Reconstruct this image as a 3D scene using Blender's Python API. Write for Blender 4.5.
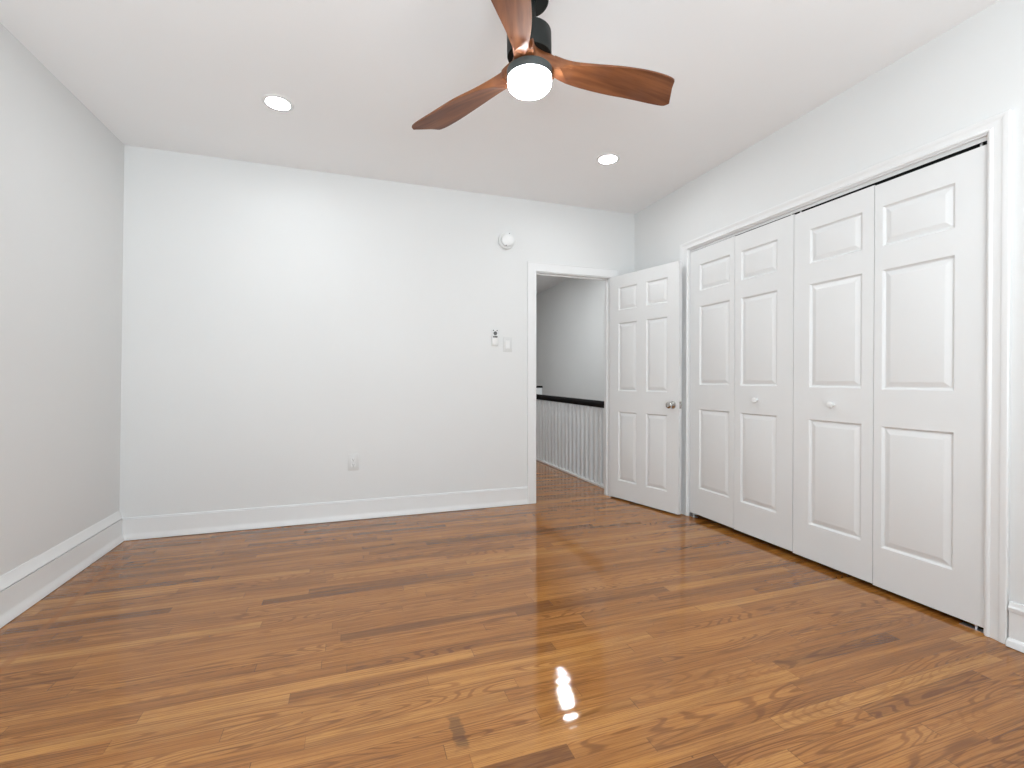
import bpy, bmesh, math, random
from mathutils import Vector, Matrix

for o in list(bpy.data.objects):
    bpy.data.objects.remove(o, do_unlink=True)
S = bpy.context.scene
COL = S.collection
R = math.radians

# ------------------------------------------------------------------ camera, world, light, exposure
F_PX, YAW, PITCH, ROLL, EYE = 468.0, -0.3319, -0.0064, 0.0009, 1.0803
cam = bpy.data.cameras.new('camera')
cam.sensor_fit = 'HORIZONTAL'
cam.sensor_width = 36.0
cam.lens = 36.0 * F_PX / 1024.0
cam.clip_start = 0.05
cam_o = bpy.data.objects.new('camera', cam)
COL.objects.link(cam_o)
cam_o.matrix_world = (Matrix.Translation((0, 0, EYE)) @ Matrix.Rotation(YAW, 4, 'Z')
                      @ Matrix.Rotation(R(90) + PITCH, 4, 'X') @ Matrix.Rotation(ROLL, 4, 'Z'))
S.camera = cam_o

world = bpy.data.worlds.new('world')
S.world = world
world.use_nodes = True
wn = world.node_tree.nodes
wn['Background'].inputs[0].default_value = (0.75, 0.85, 1.0, 1)
wn['Background'].inputs[1].default_value = 1.0

S.view_settings.view_transform = 'Standard'
S.view_settings.look = 'None'
S.view_settings.exposure = 0.0
S.view_settings.gamma = 1.0
S.view_settings.use_curve_mapping = False

FILL_POWER = 88.0       # upward fill lamp added at each unseen window behind the camera
LAMP = 150.0             # recessed lamps
GLOBE = 60.0            # fan globe
HALL_LAMP = 340.0

def window_light(x, z, w, h, y):
    d = bpy.data.lights.new('ceiling_fill', 'AREA')
    d.shape = 'RECTANGLE'
    d.size, d.size_y = w, h
    d.energy = FILL_POWER
    d.color = (0.855, 0.948, 1.0)
    o = bpy.data.objects.new('ceiling_fill', d)
    COL.objects.link(o)
    o.location = (x, y, z)
    o.rotation_euler = (R(90 + 66), 0, 0)      # tipped steeply up so the ceiling bounces it as added fill
    return o

# ------------------------------------------------------------------ dimensions (metres)
XL, XR, YB, YF, H = -1.48, 2.557, 3.8416, -1.4, 2.668
DX0, DX1, DZ = 1.543, 2.296, 2.044            # doorway in the far wall
CY0, CY1, CZ = 3.086, 1.2210, 2.134           # closet opening in the right-hand wall (far, near, top)
HX0, HX1, HY1 = 1.25, 3.21, 8.9               # hallway
WALL_T = 0.10
WINS = [(-0.80, 1.05), (0.62, 1.05)]          # unseen windows behind the camera, set low for the ceiling fill (x, z)
WW, WH = 1.15, 1.6

# ------------------------------------------------------------------ node helpers
class N:
    def __init__(self, name):
        self.m = bpy.data.materials.new(name)
        self.m.use_nodes = True
        self.t = self.m.node_tree
        self.b = self.t.nodes['Principled BSDF']
    def n(self, kind, **kw):
        x = self.t.nodes.new('ShaderNode' + kind)
        for k, v in kw.items():
            setattr(x, k, v)
        return x
    def l(self, a, b):
        self.t.links.new(a, b)
    def inp(self, s, v):
        if isinstance(v, bpy.types.NodeSocket):
            self.l(v, s)
        else:
            s.default_value = v
    def math(self, op, a, b=0.0, c=0.0):
        x = self.n('Math', operation=op)
        self.inp(x.inputs[0], a); self.inp(x.inputs[1], b); self.inp(x.inputs[2], c)
        return x.outputs[0]
    def ramp(self, v, lo, hi, a=0.0, b=1.0, smooth=True):
        x = self.n('MapRange', interpolation_type='SMOOTHSTEP' if smooth else 'LINEAR')
        self.inp(x.inputs[0], v)
        for i, q in zip((1, 2, 3, 4), (lo, hi, a, b)):
            self.inp(x.inputs[i], q)
        return x.outputs[0]
    def mix(self, f, a, b, kind='MIX'):
        x = self.n('Mix', data_type='RGBA', blend_type=kind)
        self.inp(x.inputs[0], f)
        for i, q in ((6, a), (7, b)):
            self.inp(x.inputs[i], q if isinstance(q, bpy.types.NodeSocket) else (*q, 1))
        return x.outputs[2]
    def xyz(self, x, y, z=0.0):
        c = self.n('CombineXYZ')
        for i, q in enumerate((x, y, z)):
            self.inp(c.inputs[i], q)
        return c.outputs[0]
    def noise(self, vec, scale=1.0, detail=2.0, rough=0.5, out=0, dist=0.0):
        x = self.n('TexNoise')
        self.l(vec, x.inputs['Vector'])
        x.inputs['Scale'].default_value = scale
        x.inputs['Detail'].default_value = detail
        x.inputs['Roughness'].default_value = rough
        x.inputs['Distortion'].default_value = dist
        return x.outputs[out]
    def obj(self):
        tc = self.n('TexCoord')
        s = self.n('SeparateXYZ')
        self.l(tc.outputs['Object'], s.inputs[0])
        return tc.outputs['Object'], s.outputs[0], s.outputs[1], s.outputs[2]
    def bump(self, h, strength, dist, normal=None):
        x = self.n('Bump')
        x.inputs['Strength'].default_value = strength
        x.inputs['Distance'].default_value = dist
        self.l(h, x.inputs['Height'])
        if normal: self.l(normal, x.inputs['Normal'])
        return x.outputs[0]

def srgb(r, g, b):
    f = lambda c: (c / 255 / 12.92) if c / 255 <= 0.04045 else ((c / 255 + 0.055) / 1.055) ** 2.4
    return (f(r), f(g), f(b))

def paint(name, col, rough, bump=0.0, scale=120.0, coat=0.0):
    k = N(name)
    v, x, y, z = k.obj()
    nz = k.noise(v, 1.3, 3.0)
    k.l(k.mix(k.ramp(nz, 0.3, 0.7), tuple(c * 0.985 for c in col), col), k.b.inputs['Base Color'])
    k.b.inputs['Roughness'].default_value = rough
    k.b.inputs['Coat Weight'].default_value = coat
    k.b.inputs['Coat Roughness'].default_value = 0.2
    if bump:
        k.l(k.bump(k.noise(v, scale, 3.0), bump, 0.002), k.b.inputs['Normal'])
    return k.m

def metal(name, col, rough):
    k = N(name)
    v, *_ = k.obj()
    k.b.inputs['Metallic'].default_value = 1.0
    k.b.inputs['Base Color'].default_value = (*col, 1)
    k.l(k.ramp(k.noise(v, 60, 2), 0.3, 0.7, rough * 0.8, rough * 1.2), k.b.inputs['Roughness'])
    return k.m

def glow(name, strength, col=(0.92, 0.97, 1.0)):
    k = N(name)
    k.b.inputs['Base Color'].default_value = (0.9, 0.9, 0.9, 1)
    k.b.inputs['Emission Color'].default_value = (*col, 1)
    k.b.inputs['Emission Strength'].default_value = strength
    k.b.inputs['Roughness'].default_value = 0.35
    return k.m

M = {}
M['wall'] = paint('wall_paint', (0.76, 0.76, 0.752), 0.62, 0.12, 70)
M['ceiling'] = paint('ceiling_paint', (0.93, 0.93, 0.93), 0.8, 0.1, 70)
M['trim'] = paint('trim_enamel', (0.82, 0.82, 0.815), 0.34, 0.03, 50)
M['door'] = paint('door_enamel', (0.78, 0.78, 0.775), 0.38, 0.03, 60)
M['hall'] = paint('hall_paint', (0.80, 0.80, 0.79), 0.65, 0.12, 70)
M['plastic'] = paint('white_plastic', (0.84, 0.84, 0.83), 0.35)
M['plate'] = paint('plate_plastic', (0.70, 0.70, 0.69), 0.55)
M['slot'] = paint('dark_slot', (0.02, 0.02, 0.02), 0.7)
M['button'] = paint('grey_button', (0.10, 0.10, 0.10), 0.5)
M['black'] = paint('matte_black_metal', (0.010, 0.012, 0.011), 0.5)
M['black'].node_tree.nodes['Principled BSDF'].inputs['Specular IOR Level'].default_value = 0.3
M['ring'] = paint('dark_grey_ring', (0.045, 0.052, 0.05), 0.42)
M['nickel'] = metal('satin_nickel', (0.55, 0.54, 0.52), 0.22)
M['steel'] = metal('zinc_plate', (0.75, 0.76, 0.78), 0.35)
M['track'] = paint('track_white', (0.66, 0.66, 0.66), 0.4)
M['lamp'] = glow('lamp_lens', LAMP)
M['hall_lamp'] = glow('hall_lamp_lens', HALL_LAMP)
M['globe'] = glow('frosted_globe', GLOBE)
M['rail'] = paint('black_rail', (0.006, 0.005, 0.005), 0.75)
M['rail'].node_tree.nodes['Principled BSDF'].inputs['Specular IOR Level'].default_value = 0.12
M['rail_white'] = paint('railing_white', (0.84, 0.84, 0.835), 0.4)

def glass():
    k = N('window_glass')
    k.t.nodes.remove(k.b)
    tr = k.n('BsdfTransparent'); gl = k.n('BsdfGlossy')
    gl.inputs['Roughness'].default_value = 0.02
    mx = k.n('MixShader'); mx.inputs[0].default_value = 0.06
    k.l(tr.outputs[0], mx.inputs[1]); k.l(gl.outputs[0], mx.inputs[2])
    k.l(mx.outputs[0], k.t.nodes['Material Output'].inputs[0])
    return k.m
M['glass'] = glass()

def oak_floor():
    k = N('oak_strip_floor')
    v, x, y, z = k.obj()
    W = 0.0572
    ry = k.math('DIVIDE', y, W)
    row = k.math('FLOOR', ry)
    fy = k.math('FRACT', ry)
    wn1 = k.n('TexWhiteNoise', noise_dimensions='1D'); k.l(row, wn1.inputs['W'])
    r1 = wn1.outputs['Value']
    sp1 = k.n('SeparateColor'); k.l(wn1.outputs['Color'], sp1.inputs[0])
    L = k.math('MULTIPLY_ADD', sp1.outputs[1], 0.9, 0.6)
    cx = k.math('DIVIDE', k.math('MULTIPLY_ADD', r1, 9.3, x), L)
    colm = k.math('FLOOR', cx)
    fx = k.math('FRACT', cx)
    wn2 = k.n('TexWhiteNoise', noise_dimensions='2D')
    k.l(k.xyz(row, colm), wn2.inputs['Vector'])
    sp2 = k.n('SeparateColor'); k.l(wn2.outputs['Color'], sp2.inputs[0])
    ra, rb, rc = sp2.outputs[0], sp2.outputs[1], sp2.outputs[2]
    wn3 = k.n('TexWhiteNoise', noise_dimensions='2D')
    k.l(k.xyz(colm, k.math('ADD', row, 31.7)), wn3.inputs['Vector'])
    rd = wn3.outputs['Value']
    # board tone
    cr = k.n('ValToRGB')
    k.l(ra, cr.inputs[0])
    e = cr.color_ramp.elements
    e[0].position = 0.0; e[0].color = (*srgb(*T['dark']), 1)
    e[1].position = 1.0; e[1].color = (*srgb(*T['light']), 1)
    for p_, c_ in ((0.12, T['mid_dark']), (0.45, T['mid']), (0.86, T['mid_light'])):
        q = e.new(p_); q.color = (*srgb(*c_), 1)
    base = cr.outputs[0]
    # slow cloudy variation over several boards, and within one board
    cloud = k.noise(k.xyz(k.math('MULTIPLY', x, 0.9), k.math('MULTIPLY', y, 1.6)), 1.4, 3.0)
    base = k.mix(k.ramp(cloud, 0.42, 0.72, 0.0, 0.30), base, srgb(*T['cloud']))
    strk = k.noise(k.xyz(k.math('MULTIPLY', x, 1.6), k.math('MULTIPLY', y, 46.0), 7.7), 1.0, 3.0, 0.6)
    base = k.mix(k.ramp(strk, 0.45, 0.70, 0.0, 0.45), base, srgb(*T['dark']))
    base = k.mix(k.ramp(strk, 0.52, 0.30, 0.0, 0.35), base, srgb(*T['light']))
    off = k.math('MULTIPLY', rb, 37.0)
    off2 = k.math('MULTIPLY', rc, 53.0)
    # flat-sawn cathedral figure: contour lines of a long stretched field
    gx = k.math('ADD', k.math('MULTIPLY', x, 1.3), off)
    gy = k.math('ADD', k.math('MULTIPLY', y, 12.0), off2)
    fld = k.noise(k.xyz(gx, gy, off), 1.0, 1.0, 0.3)
    cont = k.math('SINE', k.math('MULTIPLY', fld, k.math('MULTIPLY_ADD', rd, 80.0, 90.0)))
    cath = k.ramp(cont, 0.15, 0.95)
    cath_on = k.ramp(rb, 0.25, 0.8, 0.10, 1.0)
    # straight grain
    sg = k.noise(k.xyz(k.math('ADD', k.math('MULTIPLY', x, 3.0), off2), k.math('MULTIPLY', y, 230.0), off), 1.0, 3.0, 0.6)
    pores = k.noise(k.xyz(k.math('ADD', k.math('MULTIPLY', x, 26.0), off), k.math('MULTIPLY', y, 520.0), off2), 1.0, 2.0, 0.6)
    grain_dark = k.mix(1.0, base, T['grain'], 'MULTIPLY')
    base = k.mix(k.math('MULTIPLY', cath, k.math('MULTIPLY', cath_on, T['cath'])), base, grain_dark)
    base = k.mix(k.ramp(sg, 0.42, 0.72, 0.0, T['straight']), base, grain_dark)
    base = k.mix(k.ramp(pores, 0.57, 0.74, 0.0, 0.60), base, grain_dark)
    # old dark smudges along the boards
    sm = k.noise(k.xyz(k.math('MULTIPLY', x, 2.2), k.math('MULTIPLY', y, 13.0), 4.2), 1.0, 3.0, 0.55)
    base = k.mix(k.ramp(sm, 0.66, 0.80, 0.0, 0.32), base, srgb(100, 60, 30))
    # nail holes
    vo = k.n('TexVoronoi', feature='F1'); vo.inputs['Scale'].default_value = 9.0
    k.l(k.xyz(x, y, 0.0), vo.inputs['Vector'])
    base = k.mix(k.ramp(vo.outputs['Distance'], 0.020, 0.036, 0.7, 0.0), base, srgb(40, 24, 14))
    # one water stain near the camera, and worn finish line along the left-hand wall
    sx = k.math('ABSOLUTE', k.math('SUBTRACT', x, 0.312)); sy = k.math('ABSOLUTE', k.math('SUBTRACT', y, 1.41))
    wob = k.math('MULTIPLY_ADD', k.noise(v, 38.0, 2.0), 0.034, -0.017)
    st = k.math('MULTIPLY', k.ramp(k.math('ADD', sx, wob), 0.014, 0.026, 1, 0), k.ramp(k.math('ADD', sy, wob), 0.055, 0.085, 1, 0))
    base = k.mix(k.math('MULTIPLY', st, 0.5), base, srgb(66, 46, 28))
    # old finish line running beside the left-hand wall
    fl = k.math('ABSOLUTE', k.math('ADD', x, k.math('MULTIPLY_ADD', y, 0.0787, 1.0606)))
    fl = k.math('ADD', fl, k.math('MULTIPLY_ADD', k.noise(v, 9.0, 3.0), 0.03, -0.015))
    flm = k.math('MULTIPLY', k.ramp(fl, 0.006, 0.022, 1.0, 0.0), k.ramp(x, -1.0, -1.15, 0.0, 1.0))
    base = k.mix(k.math('MULTIPLY', flm, 0.55), base, srgb(150, 88, 26))
    # gaps between boards
    ey = k.math('ABSOLUTE', k.math('SUBTRACT', fy, 0.5))
    gap_y = k.ramp(ey, 0.482, 0.497)
    ex = k.math('MULTIPLY', k.math('MINIMUM', fx, k.math('SUBTRACT', 1.0, fx)), L)
    gap_x = k.ramp(ex, 0.0006, 0.0018, 1.0, 0.0)
    gap = k.math('MAXIMUM', gap_y, gap_x)
    base = k.mix(k.math('MULTIPLY', gap, k.math('MULTIPLY_ADD', rd, 0.45, 0.22)), base, srgb(46, 28, 16))
    k.l(base, k.b.inputs['Base Color'])
    k.b.inputs['Roughness'].default_value = 0.42
    k.b.inputs['Specular IOR Level'].default_value = 0.0
    k.b.inputs['Coat Weight'].default_value = 1.0
    k.b.inputs['Coat IOR'].default_value = T['coat_ior']
    k.b.inputs['Coat Roughness'].default_value = T['coat_rough']
    h1 = k.noise(k.xyz(k.math('MULTIPLY', x, 1.5), k.math('MULTIPLY', y, 17.0)), 1.0, 1.0)
    fine = k.noise(k.xyz(k.math('MULTIPLY', x, 90.0), k.math('MULTIPLY', y, 330.0)), 1.0, 1.5)
    b1 = k.bump(h1, 1.0, T['wave'])
    b2 = k.bump(gap, -0.5, 0.0006, b1)
    b3 = k.bump(fine, 1.0, T['fine'], b2)
    k.l(b3, k.b.inputs['Coat Normal'])
    k.l(k.bump(k.math('ADD', sg, gap), -0.15, 0.001), k.b.inputs['Normal'])
    return k.m

T = dict(dark=(124, 76, 30), mid_dark=(148, 94, 40), mid=(169, 110, 50), mid_light=(179, 119, 56), light=(194, 136, 70),
         cloud=(148, 95, 45), grain=(0.42, 0.33, 0.24), cath=0.7, straight=0.85,
         coat_ior=1.56, coat_rough=0.045, wave=0.0012, fine=0.00011)
M['floor'] = oak_floor()

def walnut():
    k = N('walnut_blade')
    v, x, y, z = k.obj()
    n1 = k.noise(k.xyz(k.math('MULTIPLY', x, 2.5), k.math('MULTIPLY', y, 30.0), k.math('MULTIPLY', z, 30.0)), 1.0, 3.0, 0.55)
    n2 = k.noise(k.xyz(k.math('MULTIPLY', x, 9.0), k.math('MULTIPLY', y, 160.0), z), 1.0, 2.0)
    n3 = k.noise(v, 7.0, 2.0)
    c = k.mix(k.ramp(n1, 0.3, 0.7), srgb(100, 55, 29), srgb(136, 84, 49))
    c = k.mix(k.ramp(n3, 0.45, 0.75, 0, 0.4), c, srgb(114, 74, 56))
    c = k.mix(k.ramp(n2, 0.5, 0.8, 0, 0.35), c, srgb(84, 44, 22))
    sp = k.noise(k.xyz(k.math('MULTIPLY', x, 30.0), k.math('MULTIPLY', y, 60.0), 2.0), 1.0, 2.0)
    c = k.mix(k.ramp(sp, 0.70, 0.78, 0, 0.6), c, srgb(64, 34, 18))
    k.l(c, k.b.inputs['Base Color'])
    k.b.inputs['Roughness'].default_value = 0.45
    k.b.inputs['Specular IOR Level'].default_value = 0.35
    k.b.inputs['Coat Weight'].default_value = 0.1
    k.b.inputs['Coat Roughness'].default_value = 0.22
    return k.m
M['walnut'] = walnut()

# ------------------------------------------------------------------ mesh helpers
class MB:
    def __init__(self):
        self.bm = bmesh.new()
    def poly(self, pts):
        return self.bm.faces.new([self.bm.verts.new(p) for p in pts])
    def box(self, x0, x1, y0, y1, z0, z1, bevel=0.0):
        bm = self.bm
        v = [bm.verts.new((x, y, z)) for x in (x0, x1) for y in (y0, y1) for z in (z0, z1)]
        fs = [bm.faces.new([v[i] for i in f]) for f in ((0, 1, 3, 2), (4, 6, 7, 5), (0, 4, 5, 1), (2, 3, 7, 6), (0, 2, 6, 4), (1, 5, 7, 3))]
        if bevel:
            es = list({e for f in fs for e in f.edges})
            bmesh.ops.bevel(bm, geom=es, offset=bevel, segments=2, profile=0.5, affect='EDGES')
        return self
    def loft(self, rings, closed=True, caps=True):
        bm = self.bm
        vs = [[bm.verts.new(p) for p in r] for r in rings]
        n = len(vs[0])
        for a, b in zip(vs, vs[1:]):
            for i in range(n if closed else n - 1):
                j = (i + 1) % n
                bm.faces.new((a[i], a[j], b[j], b[i]))
        if caps:
            bm.faces.new(vs[0][::-1]); bm.faces.new(vs[-1])
        return self
    def lathe(self, prof, seg=48, mat=None):
        """prof: list of (r, z); revolved about Z, optionally placed by a matrix."""
        bm = self.bm
        mat = mat or Matrix.Identity(4)
        rings = []
        for r, z in prof:
            if r < 1e-6:
                rings.append([bm.verts.new(mat @ Vector((0, 0, z)))])
            else:
                rings.append([bm.verts.new(mat @ Vector((r * math.cos(2 * math.pi * i / seg), r * math.sin(2 * math.pi * i / seg), z))) for i in range(seg)])
        for a, b in zip(rings, rings[1:]):
            for i in range(seg):
                j = (i + 1) % seg
                if len(a) == 1 and len(b) == 1: continue
                if len(a) == 1: bm.faces.new((a[0], b[i], b[j]))
                elif len(b) == 1: bm.faces.new((a[i], b[0], a[j]))
                else: bm.faces.new((a[i], b[i], b[j], a[j]))
        return self
    def build(self, name, mat, parent=None, smooth=None, merge=0.0):
        bm = self.bm
        if merge:
            bmesh.ops.remove_doubles(bm, verts=bm.verts, dist=merge)
        bmesh.ops.recalc_face_normals(bm, faces=bm.faces)
        if smooth is not None:
            for f in bm.faces: f.smooth = True
            for e in bm.edges:
                e.smooth = len(e.link_faces) == 2 and e.calc_face_angle(0) < R(smooth)
        me = bpy.data.meshes.new(name)
        bm.to_mesh(me); bm.free()
        me.materials.append(mat)
        o = bpy.data.objects.new(name, me)
        COL.objects.link(o)
        if parent: o.parent = parent
        return o

def tag(o, label, cat, group=None, kind=None):
    o['label'] = label
    if cat: o['category'] = cat
    if group: o['group'] = group
    if kind: o['kind'] = kind
    return o

def thing(name, label, cat, loc=(0, 0, 0), rotz=0.0, group=None, kind=None):
    o = bpy.data.objects.new(name, None)
    o.empty_display_size = 0.05
    COL.objects.link(o)
    o.location = loc
    o.rotation_euler = (0, 0, rotz)
    return tag(o, label, cat, group, kind)

def copy_tree(o, parent=None):
    c = o.copy()
    COL.objects.link(c)
    if parent: c.parent = parent
    for ch in list(o.children):
        copy_tree(ch, c)
    return c

# ------------------------------------------------------------------ the room shell
XC = 3.25                                     # outer side of closet
mb = MB()
mb.box(-1.75, XC, YF - 0.15, YB + WALL_T, -0.06, 0.0)
mb.box(HX0 - 0.1, 2.475, YB + WALL_T, HY1 + 0.1, -0.06, 0.0)
floor = mb.build('floor', M['floor'])
tag(floor, 'glossy oak strip floor running on through the doorway', 'floor', kind='structure')

mb = MB()
mb.box(-1.9, 3.4, YF - 0.2, HY1 + 0.2, H, H + 0.1)
tag(mb.build('ceiling', M['ceiling']), 'flat white ceiling carrying the fan and downlights', 'ceiling', kind='structure')

# far wall with the doorway
mb = MB()
ox0, ox1, oz = DX0 - 0.004, DX1 + 0.004, DZ + 0.004
mb.box(-1.75, ox0, YB, YB + WALL_T, -0.05, H + 0.02)
mb.box(ox1, XR + 0.1, YB, YB + WALL_T, -0.05, H + 0.02)
mb.box(ox0, ox1, YB, YB + WALL_T, oz, H + 0.02)
tag(mb.build('wall_back', M['wall']), 'long white far wall with the open doorway at its right end', 'wall', kind='structure')

# left wall: leans in a little at the top, as the old plaster does
mb = MB()
NY, NZ = 24, 12
rows = []
for i in range(NY + 1):
    y = YF - 0.1 + (YB + 0.06 - YF + 0.1) * i / NY
    xt = -1.439 - 0.0248 * (3.84 - y)
    rows.append([(XL + (xt - XL) * (j / NZ) if j <= NZ else -1.75, y, -0.05 + (H + 0.07) * min(j, NZ) / NZ) for j in range(NZ + 1)])
rings = [r + [(-1.75, r[0][1], H + 0.02), (-1.75, r[0][1], -0.05)] for r in rows]
mb.loft(rings)
tag(mb.build('wall_left', M['wall'], smooth=30), 'plain white wall along the left side of the room', 'wall', kind='structure')

# right wall with the closet opening
mb = MB()
mb.box(XR, XR + WALL_T, CY0 + 0.004, YB + 0.05, -0.05, H + 0.02)
mb.box(XR, XR + WALL_T, YF - 0.1, CY1 - 0.004, -0.05, H + 0.02)
mb.box(XR, XR + WALL_T, CY1 - 0.004, CY0 + 0.004, CZ + 0.004, H + 0.02)
tag(mb.build('wall_right', M['wall']), 'white right-hand wall around the wide closet opening', 'wall', kind='structure')

# closet interior
mb = MB()
mb.box(3.19, XC, 0.9, 3.4, -0.05, H + 0.02)
mb.box(XR + WALL_T, 3.19, 0.9, 0.95, -0.05, H + 0.02)
mb.box(XR + WALL_T, 3.19, 3.35, 3.4, -0.05, H + 0.02)
tag(mb.build('wall_closet', M['wall']), 'unlit inner walls of the closet behind the bifold doors', 'wall', kind='structure')

# wall behind the camera with two windows
mb = MB()
xs = [-1.75]
for wx, wz in WINS:
    xs += [wx - WW / 2, wx + WW / 2]
xs.append(XR + 0.1)
for i in range(0, len(xs) - 1):
    if i % 2 == 0:
        mb.box(xs[i], xs[i + 1], YF - WALL_T, YF, -0.05, H + 0.02)
    else:
        wz = WINS[0][1]
        mb.box(xs[i], xs[i + 1], YF - WALL_T, YF, -0.05, wz - WH / 2)
        mb.box(xs[i], xs[i + 1], YF - WALL_T, YF, wz + WH / 2, H + 0.02)
tag(mb.build('wall_front', M['wall']), 'white wall with two windows behind the viewpoint', 'wall', kind='structure')
for i, (wx, wz) in enumerate(WINS):
    x0, x1, z0, z1 = wx - WW / 2, wx + WW / 2, wz - WH / 2, wz + WH / 2
    f = MB()
    for a in ((x0, x0 + .05, z0, z1), (x1 - .05, x1, z0, z1), (x0 + .05, x1 - .05, z0, z0 + .05), (x0 + .05, x1 - .05, z1 - .05, z1), (x0 + .05, x1 - .05, wz - .02, wz + .02)):
        f.box(a[0], a[1], YF - 0.09, YF - 0.04, a[2], a[3])
    w = f.build('window_%d' % (i + 1), M['trim'])
    tag(w, ('white sash window behind the viewpoint, on the left' if i == 0 else 'white sash window behind the viewpoint, on the right'), 'window', kind='structure')
    MB().box(x0 + .05, x1 - .05, YF - 0.067, YF - 0.063, z0 + .05, z1 - .05).build('pane', M['glass'], w)
    window_light(wx, wz, WW - 0.1, WH - 0.1, YF - 0.13)

# hallway shell and stairwell
mb = MB()
mb.box(HX0 - 0.1, HX0, YB + WALL_T, HY1, -0.05, H + 0.02)
mb.box(HX0 - 0.1, HX1 + 0.1, HY1, HY1 + 0.1, -1.6, H + 0.02)
mb.box(HX1, HX1 + 0.1, YB + 0.0, HY1, -1.6, H + 0.02)
mb.box(XR + 0.1, HX1, YB, YB + WALL_T, -1.6, H + 0.02)
mb.box(2.435, 2.475, YB + WALL_T, HY1, -1.6, -0.06)
mb.box(2.475, HX1, YB + WALL_T, HY1, -1.65, -1.6)
tag(mb.build('wall_hallway', M['hall']), 'grey-looking hallway and stairwell walls seen through the doorway', 'wall', kind='structure')

# ------------------------------------------------------------------ baseboards (profile swept along a wall)
# profile points: (distance from wall plane, height)
def baseboard(name, label, stations, prof):
    """stations: list of (origin xy, inward normal xy) - the profile is set at each station"""
    mb = MB()
    rings = []
    for (ox, oy), (nx, ny) in stations:
        rings.append([(ox + nx * d, oy + ny * d, z) for d, z in prof])
    mb.loft(rings)
    return tag(mb.build(name, M['trim'], smooth=25), label, 'baseboard', kind='structure')

P_BACK = [(-0.01, 0.003), (0.0216, 0.003), (0.021, 0.012), (0.018, 0.024), (0.0135, 0.036), (0.0115, 0.050), (0.0115, 0.142), (0.004, 0.1425), (0.004, 0.1475), (0.0075, 0.1480), (0.0070, 0.1500), (0.001, 0.1535), (-0.01, 0.154)]
P_LEFT = [(-0.01, 0.003), (0.039, 0.003), (0.037, 0.014), (0.032, 0.030), (0.027, 0.042), (0.025, 0.052), (0.025, 0.148), (0.015, 0.1485), (0.015, 0.1545), (0.0235, 0.1555), (0.0225, 0.158), (0.012, 0.180), (0.005, 0.206), (-0.01, 0.208)]
P_RIGHT = [(-0.01, 0.003), (0.034, 0.003), (0.033, 0.016), (0.028, 0.028), (0.019, 0.032), (0.014, 0.034), (0.014, 0.143), (0.020, 0.146), (0.022, 0.160), (0.016, 0.166), (0.012, 0.180), (-0.01, 0.182)]
baseboard('baseboard_back', 'white baseboard along the foot of the far wall', [((XL - 0.01, YB), (0, -1)), ((1.469, YB), (0, -1))], P_BACK)
baseboard('baseboard_left', 'white baseboard with a sloping top along the left wall', [((XL, YB + 0.01), (1, 0)), ((XL, YF), (1, 0))], P_LEFT)
baseboard('baseboard_right', 'white capped baseboard just right of the closet casing', [((XR, 1.1415), (-1, 0)), ((XR, YF), (-1, 0))], P_RIGHT)
baseboard('baseboard_hallway', 'white hallway baseboard hidden beside the doorway', [((XR - 0.0, CY0 + 0.10), (-1, 0)), ((XR - 0.0, YB), (-1, 0))], P_RIGHT)
bpy.data.objects['baseboard_hallway']['label'] = 'short white baseboard behind the open six-panel door'
bpy.data.objects['baseboard_hallway'].name = 'baseboard_corner'

# ------------------------------------------------------------------ casings
def casing_loft(prof, st):
    """st: four functions o,p -> point (bottom A, corner A, corner B, bottom B)"""
    mb = MB()
    mb.loft([[s(o, p) for o, p in prof] for s in st])
    return mb

# doorway casing (flat boards)
wd = 0.079
P_FLAT = [(0, -0.004), (0, 0.010), (0.003, 0.0125), (0.070, 0.0135), (0.074, 0.016), (wd, 0.016), (wd, -0.004)]
cx0, cx1, cz = DX0 + 0.002, DX1 - 0.002, DZ + 0.003
c = casing_loft(P_FLAT, [lambda o, p: (cx0 - o, YB - p, 0.001), lambda o, p: (cx0 - o, YB - p, cz + o),
                         lambda o, p: (cx1 + o, YB - p, cz + o), lambda o, p: (cx1 + o, YB - p, 0.001)])
trim1 = c.build('trim_1', M['trim'], smooth=20)
tag(trim1, 'flat white casing around the open doorway in the far wall', 'door casing', kind='structure')
mb = MB()
jx0, jx1, jz = DX0 + 0.008, DX1 - 0.004, DZ - 0.004
mb.box(DX0 - 0.004, jx0, YB - 0.001, YB + WALL_T + 0.001, 0.001, jz)
mb.box(jx1, DX1 + 0.004, YB - 0.001, YB + WALL_T + 0.001, 0.001, jz)
mb.box(DX0 - 0.004, DX1 + 0.004, YB - 0.001, YB + WALL_T + 0.001, jz, DZ + 0.004)
mb.build('jamb', M['trim'], trim1)
mb = MB()
mb.box(jx0, jx0 + 0.011, YB + 0.042, YB + 0.075, 0.001, jz)
mb.box(jx1 - 0.011, jx1, YB + 0.042, YB + 0.075, 0.001, jz)
mb.box(jx0, jx1, YB + 0.042, YB + 0.075, jz - 0.011, jz)
mb.build('door_stop', M['trim'], trim1)
mb = MB()
mb.box(jx0 + 0.011 - 0.0135, jx0 + 0.0015, YB + 0.006, YB + 0.034, 0.86, 0.92)
mb.build('strike_plate', M['nickel'], trim1)

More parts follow.
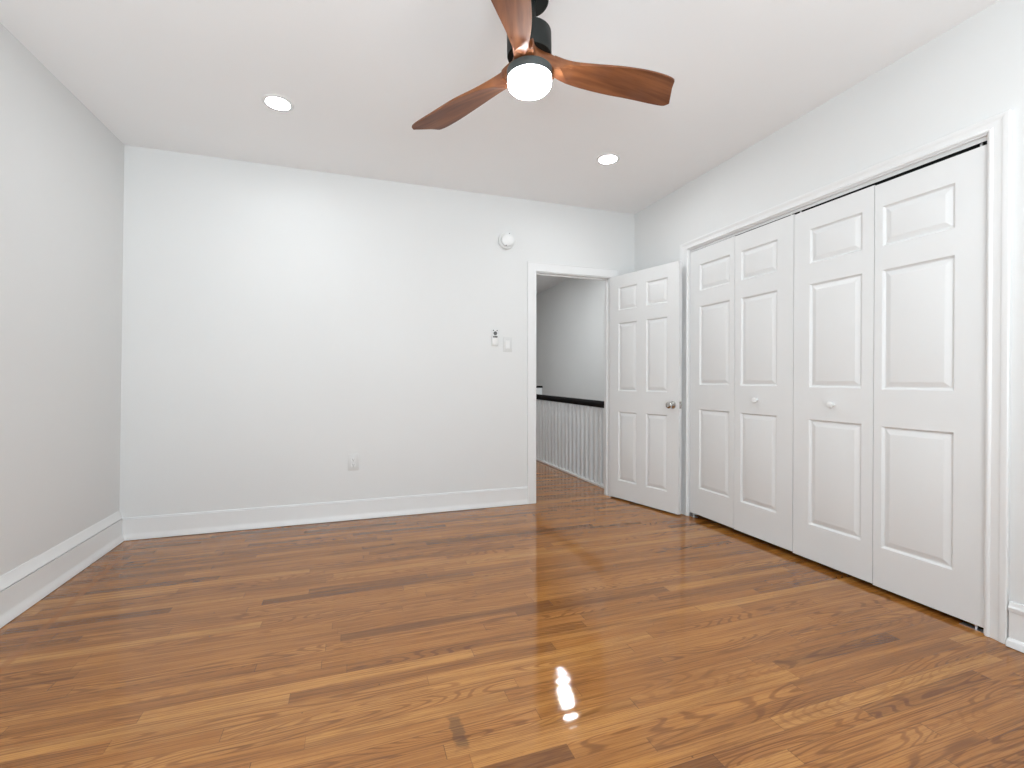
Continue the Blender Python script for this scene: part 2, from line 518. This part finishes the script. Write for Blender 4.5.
# closet casing (moulded)
FAR_W, NEAR_W, TOP_W = 0.088, 0.075, 0.056
P_MOLD = [(0, -0.004), (0, 0.009), (0.05, 0.0125), (0.13, 0.0135), (0.20, 0.0115), (0.24, 0.0095), (0.45, 0.011), (0.60, 0.0135), (0.68, 0.0165),
          (0.84, 0.019), (0.95, 0.019), (1.0, 0.016), (1.0, -0.004)]
c = casing_loft(P_MOLD, [lambda o, p: (XR - p, CY0 + o * FAR_W, 0.001), lambda o, p: (XR - p, CY0 + o * FAR_W, CZ + o * TOP_W),
                         lambda o, p: (XR - p, CY1 - o * NEAR_W, CZ + o * TOP_W), lambda o, p: (XR - p, CY1 - o * NEAR_W, 0.001)])
trim2 = c.build('trim_2', M['trim'], smooth=14)
tag(trim2, 'moulded white casing around the wide closet opening', 'closet casing', kind='structure')
mb = MB()
jy0, jy1, jzc = CY0 - 0.006, CY1 + 0.006, CZ - 0.006
mb.box(XR - 0.002, XR + WALL_T, jy0, CY0 + 0.004, 0.001, CZ + 0.004)
mb.box(XR - 0.002, XR + WALL_T, CY1 - 0.004, jy1, 0.001, CZ + 0.004)
mb.box(XR - 0.002, XR + WALL_T, jy1, jy0, jzc, CZ + 0.004)
mb.build('jamb', M['trim'], trim2)
tr = MB().box(XR + 0.012, XR + 0.0145, jy1 + 0.002, jy0 - 0.002, jzc - 0.0185, jzc).build('track', M['track'], trim2)
tr['label'] = 'pale metal front lip of the sliding track'
mb = MB()  # back of the track, with the shade of the recess put into its black
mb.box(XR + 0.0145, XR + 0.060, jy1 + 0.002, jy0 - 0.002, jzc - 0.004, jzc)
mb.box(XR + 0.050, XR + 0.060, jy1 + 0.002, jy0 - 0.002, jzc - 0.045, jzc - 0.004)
mb.build('channel', M['black'], tr)['label'] = 'inside of the sliding track, coloured black for the recess shade'

# ------------------------------------------------------------------ panelled doors
def panel_door(width, z0, z1, thick, cols, rowsz):
    """door slab in local u (x), front face at y=0 looking to -y, thickness to +y; cols / rowsz list (lo, hi) of the panels"""
    mb = MB()
    us = sorted({0.0, width, *[a for c_ in cols for a in c_]})
    zs = sorted({z0, z1, *[a for c_ in rowsz for a in c_]})
    prof = [(0.0, 0.0), (0.003, 0.0035), (0.007, 0.0095), (0.010, 0.0115), (0.014, 0.0112), (0.036, 0.0028), (0.040, 0.0020)]
    for side in (0, 1):
        Y = (lambda d: d) if side == 0 else (lambda d: thick - d)
        for ua, ub in zip(us, us[1:]):
            for za, zb in zip(zs, zs[1:]):
                if (ua, ub) in cols and (za, zb) in rowsz:
                    prev = None
                    for o, d in prof:
                        q = [(ua + o, Y(d), za + o), (ub - o, Y(d), za + o), (ub - o, Y(d), zb - o), (ua + o, Y(d), zb - o)]
                        if prev:
                            for i in range(4):
                                j = (i + 1) % 4
                                mb.poly([prev[i], prev[j], q[j], q[i]])
                        prev = q
                    mb.poly(prev)
                else:
                    mb.poly([(ua, Y(0), za), (ub, Y(0), za), (ub, Y(0), zb), (ua, Y(0), zb)])
    for ua, ub in zip(us, us[1:]):
        for z in (z0, z1):
            mb.poly([(ua, 0, z), (ub, 0, z), (ub, thick, z), (ua, thick, z)])
    for za, zb in zip(zs, zs[1:]):
        for u in (0.0, width):
            mb.poly([(u, 0, za), (u, 0, zb), (u, thick, zb), (u, thick, za)])
    return mb

def place(o, origin, udir):
    """local x -> udir, local y -> udir rotated +90 about Z"""
    o.location = origin
    o.rotation_euler = (0, 0, udir)

# the open six-panel door
DYAW = -1.3145
mb = panel_door(0.750, 0.014, 2.040, 0.035, [(0.101, 0.315), (0.419, 0.639)], [(0.176, 0.803), (0.990, 1.608), (1.724, 1.930)])
door1 = mb.build('door_1', M['door'], merge=0.0002, smooth=12)
place(door1, (DX1 - 0.014, YB - 0.024, 0), DYAW)
tag(door1, 'white six-panel door standing open beside the doorway', 'door', kind='structure')
for side in (0, 1):
    rot = Matrix.Translation((0.693, 0.0 if side == 0 else 0.035, 0.888)) @ Matrix.Rotation(R(90 if side == 0 else -90), 4, 'X')
    mb = MB()
    mb.lathe([(0, -0.002), (0.031, -0.002), (0.032, 0.003), (0.029, 0.008), (0.016, 0.011), (0.0115, 0.014), (0.0115, 0.026), (0.016, 0.031), (0.0245, 0.037),
              (0.0275, 0.046), (0.0265, 0.055), (0.021, 0.060), (0.009, 0.062), (0, 0.062)], 40, rot)
    k_ = mb.build('door_knob', M['nickel'], door1, smooth=40)
    k_['label'] = 'satin nickel round knob'
mb = MB().box(0.7495, 0.752, 0.006, 0.029, 0.86, 0.916)
mb.box(0.7495, 0.761, 0.011, 0.024, 0.879, 0.897, 0.002)
mb.build('latch_plate', M['nickel'], door1)['label'] = 'nickel latch plate on the free edge'
for hz in (0.25, 1.05, 1.82):
    m_ = Matrix.Translation((-0.002, -0.004 + 0.041, hz))
    MB().lathe([(0, 0), (0.005, 0), (0.005, 0.09), (0, 0.09)], 16, m_).build('hinge', M['steel'], door1, smooth=40)

# bifold closet doors: four leaves, two pairs
XD = XR + 0.010
leaf_rows = [(0.236, 0.858), (1.046, 1.657), (1.777, 1.981)]
seams = [(3.0765, 2.6205), (2.6175, 2.1545), (2.1505, 1.6875), (1.6845, 1.2300)]
PANEL_U = [(0.104, 0.411), (0.055, 0.348), (0.103, 0.404), (0.038, 0.341)]   # wide outer stile, narrow stile at the fold
HANG = [0.006, 0.003, -0.003, -0.008]                                          # the leaves hang a little unevenly
def bifold(name, ya, label, pair, knob_on, knob_y):
    root = thing(name, label, 'closet door', (XD, ya, 0), kind='structure')
    for i, (a, b) in enumerate(pair):
        w = a - b
        n_ = i if pair[0] == seams[0] else i + 2
        mb = panel_door(w, 0.030, 2.100, 0.034, [PANEL_U[n_]], leaf_rows)
        lf = mb.build('door_leaf', M['door'], root, merge=0.0002, smooth=12)
        lf.rotation_euler = (0, 0, R(-90))       # local u runs toward the camera (-Y), front faces -X
        lf.location = (0, a - ya, HANG[n_])
        if i == knob_on:
            rot = Matrix.Translation((a - knob_y, 0, 0.951)) @ Matrix.Rotation(R(90), 4, 'X')
            mb = MB()
            mb.lathe([(0, -0.002), (0.010, -0.002), (0.0095, 0.002), (0.008, 0.006), (0.008, 0.011), (0.013, 0.016), (0.0172, 0.021), (0.0178, 0.026), (0.0155, 0.031), (0.009, 0.0335), (0, 0.034)], 32, rot)
            mb.build('knob', M['plastic'], lf, smooth=40)
        # top guide pin / bottom pivot pin
        e = 0.03 if n_ in (0, 2) else w - 0.03
        MB().lathe([(0, 2.09), (0.005, 2.09), (0.005, 2.118), (0, 2.118)], 12, Matrix.Translation((e, 0.017, 0))).build('guide_pin', M['steel'], lf)
    return root
bifold('door_2', 3.0765, 'far pair of white three-panel bifold leaves in the closet opening', seams[:2], 1, 2.423)
bifold('door_3', 2.1505, 'near pair of white three-panel bifold leaves in the closet opening', seams[2:], 0, 1.901)

def bracket(label, y0, y1, sg):
    root = thing('floor_bracket', label, 'bracket', (XR + 0.02, (y0 + y1) / 2, 0), group=None)
    h_ = (y1 - y0) / 2
    MB().box(-0.012, 0.018, -h_, h_, 0.0005, 0.003).build('base_plate', M['steel'], root)
    MB().box(-0.012, 0.018, sg * h_ - 0.0012, sg * h_ + 0.0012, 0.003, 0.022).build('upright', M['steel'], root)
    MB().lathe([(0, 0.003), (0.005, 0.003), (0.005, 0.034), (0, 0.034)], 12, Matrix.Translation((0.004, sg * (h_ - 0.035), 0))).build('pivot_pin', M['steel'], root)
bracket('zinc floor bracket under the closet leaf nearest the camera', jy1 + 0.002, jy1 + 0.09, -1)
bracket('zinc floor bracket under the closet leaf next to the open door', jy0 - 0.065, jy0 - 0.002, 1)

# ------------------------------------------------------------------ ceiling fan
AX, AY = 0.64944, 1.68007
fan = thing('ceiling_fan', 'three-blade walnut ceiling fan with a black motor and lit white globe', 'ceiling fan', (AX - 0.006, AY + 0.002, H))
fan.rotation_mode = 'QUATERNION'                # it hangs a touch out of plumb
fan.rotation_quaternion = Matrix.Rotation(-0.014, 3, Vector((-math.sin(YAW), math.cos(YAW), 0))).to_quaternion()
def fz(z): return z - H
def lathe_part(name, prof, mat, seg=64, ang=35, parent=fan):
    return MB().lathe([(r, fz(z)) for r, z in prof], seg).build(name, mat, parent, smooth=ang)
lathe_part('canopy', [(0, H + 0.002), (0.0765, H + 0.002), (0.0765, H - 0.004), (0.0765, 2.530), (0.074, 2.525), (0.0, 2.525)], M['black'])
lathe_part('downrod', [(0, 2.53), (0.026, 2.53), (0.026, 2.46), (0.022, 2.45), (0.022, 2.41), (0, 2.41)], M['black'])
lathe_part('motor_housing', [(0, 2.414), (0.080, 2.414), (0.0840, 2.411), (0.0850, 2.406), (0.0850, 2.325), (0.0835, 2.320), (0.045, 2.319), (0.045, 2.316), (0, 2.316)], M['black'])
lathe_part('light_ring', [(0, 2.2690), (0.085, 2.2690), (0.0872, 2.2665), (0.0872, 2.240), (0.0855, 2.237), (0.080, 2.237), (0.080, 2.245), (0, 2.245)], M['ring'])
gp = [(0, 2.244), (0.0800, 2.244), (0.0835, 2.238), (0.0838, 2.228)]
for i in range(1, 11):
    a = R(90) * i / 10
    gp.append((0.0838 - 0.030 + 0.030 * math.cos(a), 2.220 - 0.027 * math.sin(a)))
gp += [(0.03, 2.1925), (0, 2.192)]
lathe_part('glass_globe', gp, M['globe'], 64, 50)['label'] = 'lit frosted white drum globe'

PHI = R(7.285)
# wooden hub with scooped sides between the blades (three-fold outline)
def rot2(p, a): return (p[0] * math.cos(a) - p[1] * math.sin(a), p[0] * math.sin(a) + p[1] * math.cos(a))
def catmull(pts, n):
    out = []
    for i in range(len(pts) - 1):
        p0 = pts[max(i - 1, 0)]; p1 = pts[i]; p2 = pts[i + 1]; p3 = pts[min(i + 2, len(pts) - 1)]
        for k in range(n):
            t = k / n
            out.append(tuple(0.5 * (2 * b + (c - a) * t + (2 * a - 5 * b + 4 * c - d) * t * t + (3 * b - a - 3 * c + d) * t ** 3) for a, b, c, d in zip(p0, p1, p2, p3)))
    out.append(tuple(pts[-1]))
    return out
prev_end = rot2((0.160, -0.004), -2 * math.pi / 3)      # on the next blade's trailing side
curve = catmull([prev_end, rot2((0.115, 0.004), -2 * math.pi / 3), (-0.045, -0.113), (-0.014, -0.074), (0.034, -0.058), (0.085, -0.058), (0.125, -0.060), (0.160, -0.062)], 5)
outline = []
for b in range(3):
    a = PHI + b * 2 * math.pi / 3
    outline += [rot2(p, a) for p in curve]
def hub_z(x, y, lo, hi):
    t = min(1.0, max(0.0, (math.hypot(x, y) - 0.085) / 0.08))
    t = t * t * (3 - 2 * t)
    return fz(lo + (2.284 - lo) * t), fz(hi + (2.296 - hi) * t)
rings = []
for q, sc in ((0.0, 0.95), (0.12, 0.985), (0.35, 1.0), (0.65, 0.995), (0.9, 0.97), (1.0, 0.90)):
    ring = []
    for x, y in outline:
        lo, hi = hub_z(x, y, 2.2685, 2.320)
        ring.append((x * sc, y * sc, lo + (hi - lo) * q))
    rings.append(ring)
MB().loft(rings).build('hub', M['walnut'], fan, smooth=50)

# blades: leading edge (r, s, bottom z, top z), crease on the underside (s, z), trailing edge (r, s bottom, z bottom, s top, z top)
SEC = [
    (0.080, -0.0570, 2.2850, 2.3150, -0.0560, 2.2840, 0.080, -0.0200, 2.2690, -0.010, 2.3150),
    (0.097, -0.0580, 2.2855, 2.3140, -0.0560, 2.2780, 0.097, -0.0120, 2.2660, -0.004, 2.3140),
    (0.120, -0.0620, 2.2870, 2.3100, -0.0430, 2.2690, 0.120, -0.0060, 2.2640, 0.002, 2.3110),
    (0.150, -0.0700, 2.2900, 2.3060, -0.0170, 2.2665, 0.150, 0.0010, 2.2650, 0.006, 2.3030),
    (0.180, -0.0780, 2.2925, 2.3050, 0.0040, 2.2680, 0.180, 0.0080, 2.2680, 0.012, 2.2940),
    (0.250, -0.0990, 2.2970, 2.3060, 0.0100, 2.2735, 0.250, 0.0140, 2.2730, 0.015, 2.2860),
    (0.350, -0.1280, 2.3020, 2.3090, 0.0060, 2.2775, 0.360, 0.0100, 2.2770, 0.011, 2.2855),
    (0.450, -0.1510, 2.3030, 2.3095, -0.0110, 2.2785, 0.480, -0.0070, 2.2780, -0.006, 2.2850),
    (0.530, -0.1615, 2.3010, 2.3075, -0.0230, 2.2775, 0.570, -0.0190, 2.2770, -0.018, 2.2840),
    (0.574, -0.1600, 2.2990, 2.3055, -0.0310, 2.2770, 0.618, -0.0270, 2.2765, -0.026, 2.2830),
    (0.588, -0.1530, 2.2980, 2.3035, -0.0390, 2.2770, 0.643, -0.0350, 2.2765, -0.0345, 2.2820),
    (0.592, -0.1400, 2.2968, 2.3010, -0.0590, 2.2775, 0.654, -0.0560, 2.2770, -0.054, 2.2810),
]
def blade_mb():
    mb = MB()
    sec = catmull(SEC, 5)
    NS = 8
    rings = []
    for q in sec:
        rc, sc, zb, zt, sk, zk, rw, sw, wb, st, wt = q
        tk = (sk - sc) / max(1e-6, (sw - sc))
        rk = rc + (rw - rc) * tk
        ring = []
        for i in range(NS):                           # underside, leading edge to crease
            t = i / NS
            ring.append((rc + (rk - rc) * t, sc + (sk - sc) * t, fz(zb + (zk - zb) * t)))
        for i in range(4):                            # crease to trailing edge
            t = i / 3
            ring.append((rk + (rw - rk) * t, sk + (sw - sk) * t, fz(zk + (wb - zk) * t)))
        for i in range(NS + 1):                       # top, trailing to leading
            t = i / NS
            ring.append((rw + (rc - rw) * t, st + (sc - st) * t, fz(wt + (zt - wt) * t + 0.003 * math.sin(math.pi * t))))
        rings.append(ring)
    mb.loft(rings)
    return mb
b0 = blade_mb().build('blade', M['walnut'], fan, smooth=32)
bv = b0.modifiers.new('soft_edges', 'BEVEL')
bv.width = 0.0016; bv.segments = 2; bv.limit_method = 'ANGLE'; bv.angle_limit = R(40)
for b in range(3):
    o = b0 if b == 0 else b0.copy()
    if b:
        COL.objects.link(o); o.parent = fan
    o.rotation_euler = (0, 0, PHI + b * 2 * math.pi / 3)
    o.scale = ((1.008, 1.038, 1.0)[b], 1.0, 1.0)     # carved blades, not quite alike

# ------------------------------------------------------------------ recessed lights
def downlight(x, y, label, lens, group=None):
    root = thing('recessed_light', label, 'ceiling light', (x, y, H), group=group)
    MB().lathe([(0.060, 0.0), (0.083, 0.0), (0.083, -0.002), (0.078, -0.0055), (0.064, -0.006), (0.061, -0.003), (0.060, 0.0)], 48).build('trim_ring', M['trim'], root, smooth=40)
    MB().lathe([(0, -0.0005), (0.061, -0.0005), (0.061, -0.0035), (0, -0.0045)], 48).build('lens', lens, root, smooth=40)
    return root
downlight(-0.391, 2.974, 'round lit ceiling downlight left of the fan', M['lamp'], 'recessed ceiling lights')
downlight(1.741, 2.950, 'round lit ceiling downlight right of the fan, above the open door', M['lamp'], 'recessed ceiling lights')
downlight(-0.391, 0.45, 'downlight behind the viewpoint on the left side', M['lamp'], 'recessed ceiling lights')
downlight(1.741, 0.45, 'downlight behind the viewpoint on the closet side', M['lamp'], 'recessed ceiling lights')
downlight(2.42, 5.05, 'hallway ceiling downlight mirrored as a bright streak in the floor', M['hall_lamp'])
downlight(1.72, 6.2, 'unseen farther hallway downlight added to brighten the hall', M['hall_lamp'])  # extra lamp out of view, added to brighten hallway walls and balusters

# ------------------------------------------------------------------ wall fittings
# smoke detector
sd = thing('smoke_detector', 'round white smoke detector high on the far wall by the doorway', 'smoke detector', (1.268, YB, 2.287))
RX = Matrix.Rotation(R(90), 4, 'X')
MB().lathe([(0, -0.002), (0.070, -0.002), (0.072, 0.004), (0.071, 0.018), (0.066, 0.024), (0.056, 0.025), (0, 0.025)], 56, RX).build('base', M['plastic'], sd, smooth=35)
MB().lathe([(0, 0.024), (0.050, 0.024), (0.050, 0.029), (0.056, 0.031), (0.0575, 0.040), (0.054, 0.050), (0.044, 0.057), (0.02, 0.060), (0, 0.060)], 56, RX).build('sensor_cap', M['plastic'], sd, smooth=35)
for a in (75, 255):
    MB().lathe([(0, 0.040), (0.005, 0.040), (0.005, 0.0525), (0, 0.0525)], 12, Matrix.Translation((0.052 * math.cos(R(a)), 0, 0.052 * math.sin(R(a)))) @ RX).build('vent_slot', M['button'], sd)

# fan remote in its cradle
rm = thing('fan_remote', 'slim white fan remote in a wall holder with dark buttons', 'remote control', (1.166, YB, 1.45))
MB().box(-0.030, 0.030, -0.012, 0.001, -0.070, 0.012, 0.003).build('holder', M['plate'], rm, smooth=40)
rb = MB().box(-0.025, 0.025, -0.020, -0.008, -0.062, 0.070, 0.005).build('remote_body', M['plastic'], rm, smooth=40)
MB().lathe([(0, 0), (0.0165, 0), (0.0165, 0.002), (0, 0.0025)], 28, Matrix.Translation((0, -0.020, 0.037)) @ RX).build('round_button', M['button'], rb, smooth=40)
for dx in (-0.016, 0.016):
    MB().lathe([(0, 0), (0.0055, 0), (0.0055, 0.0015), (0, 0.002)], 16, Matrix.Translation((dx, -0.020, 0.0605)) @ RX).build('small_button', M['button'], rb, smooth=40)
for dx in (-0.0135, 0.0, 0.0135):
    MB().box(dx - 0.0062, dx + 0.0062, -0.0215, -0.0195, 0.000, 0.0150, 0.001).build('bar_button', M['button'], rb)

# light switch
sw = thing('light_switch', 'white rocker light switch plate beside the doorway casing', 'light switch', (1.283, YB, 1.395))
MB().box(-0.040, 0.040, -0.006, 0.001, -0.063, 0.063, 0.003).build('plate', M['plate'], sw, smooth=40)
MB().box(-0.0185, 0.0185, -0.0072, -0.005, -0.0355, 0.0355, 0.0005).build('rocker_frame', M['plastic'], sw)
mb = MB()
mb.loft([[(-0.016, -0.0065, -0.033), (-0.016, -0.0125, -0.031), (-0.016, -0.0085, 0.0), (-0.016, -0.0075, 0.033), (-0.016, -0.0065, 0.033)],
         [(0.016, -0.0065, -0.033), (0.016, -0.0125, -0.031), (0.016, -0.0085, 0.0), (0.016, -0.0075, 0.033), (0.016, -0.0065, 0.033)]])
mb.build('rocker', M['plastic'], sw)
mb = MB()
for z in (-0.049, 0.049):
    mb = MB().lathe([(0, 0.006), (0.003, 0.006), (0.003, 0.0072), (0, 0.0075)], 12, Matrix.Translation((0, 0, z)) @ RX)
    mb.build('screw', M['steel'], sw)

# outlet
ot = thing('power_outlet', 'white double power outlet low on the far wall', 'outlet', (0.018, YB, 0.448))
MB().box(-0.040, 0.040, -0.006, 0.001, -0.064, 0.064, 0.003).build('plate', M['plate'], ot, smooth=40)
for z in (0.020, -0.022):
    mb = MB()
    ring = [(0.0172 * math.cos(t), 0.0172 * math.sin(t)) for t in [2 * math.pi * i / 32 for i in range(32)]]
    ring = [(x, max(-0.0145, min(0.0145, y))) for x, y in ring]
    mb.loft([[(x, -0.005, z + y) for x, y in ring], [(x, -0.0078, z + y) for x, y in ring]])
    rc = mb.build('receptacle', M['plastic'], ot)
    for dx, dz, w_, h_ in ((-0.0066, 0.0045, 0.0040, 0.0095), (0.0066, 0.0045, 0.0040, 0.0085), (0, -0.0075, 0.0066, 0.0066)):
        MB().box(dx - w_ / 2, dx + w_ / 2, -0.0083, -0.0070, z + dz - h_ / 2, z + dz + h_ / 2).build('slot', M['slot'], rc)
MB().lathe([(0, 0.006), (0.003, 0.006), (0.003, 0.0072), (0, 0.0075)], 12, Matrix.Translation((0, 0, -0.001)) @ RX).build('screw', M['steel'], ot)

# ------------------------------------------------------------------ stair railing in the hallway
rl = thing('stair_railing', 'white stair railing with a black handrail in the hallway', 'railing', (2.43, YB + WALL_T, 0))
y0, y1 = 0.0, 2.62
mb = MB()
hp = [(-0.022, 0.800), (-0.030, 0.812), (-0.033, 0.832), (-0.030, 0.852), (-0.018, 0.864), (0.0, 0.868), (0.018, 0.864), (0.030, 0.852), (0.033, 0.832), (0.030, 0.812), (0.022, 0.800)]
mb.loft([[(x, y0 + 0.001, z + 0.006) for x, z in hp], [(x, y1, z + 0.038) for x, z in hp]])
mb.build('handrail', M['rail'], rl, smooth=50)['label'] = 'black rounded handrail'
MB().box(-0.035, 0.030, y0 + 0.001, y1, 0.0005, 0.022, 0.003).build('base_rail', M['rail_white'], rl)
def baluster():
    return MB().box(-0.015, 0.015, -0.015, 0.015, 0.020, 0.825, 0.002)
bl = baluster().build('baluster', M['rail_white'], rl)
ys = [0.115 + 0.1 * i for i in range(25)]
for i, y in enumerate(ys):
    o = bl if i == 0 else bl.copy()
    if i:
        COL.objects.link(o); o.parent = rl
    o.location = (0, y, 0)
MB().box(-0.028, 0.028, 0.001, 0.040, 0.020, 0.803, 0.002).build('wall_post', M['rail_white'], rl)
np_ = MB().box(0.036, 0.124, 2.16, 2.25, -1.6, 0.985, 0.004).build('newel_post', M['rail_white'], rl)
MB().box(0.030, 0.130, 2.154, 2.256, 0.985, 1.012, 0.006).build('post_cap', M['rail'], np_)['label'] = 'flat black cap'
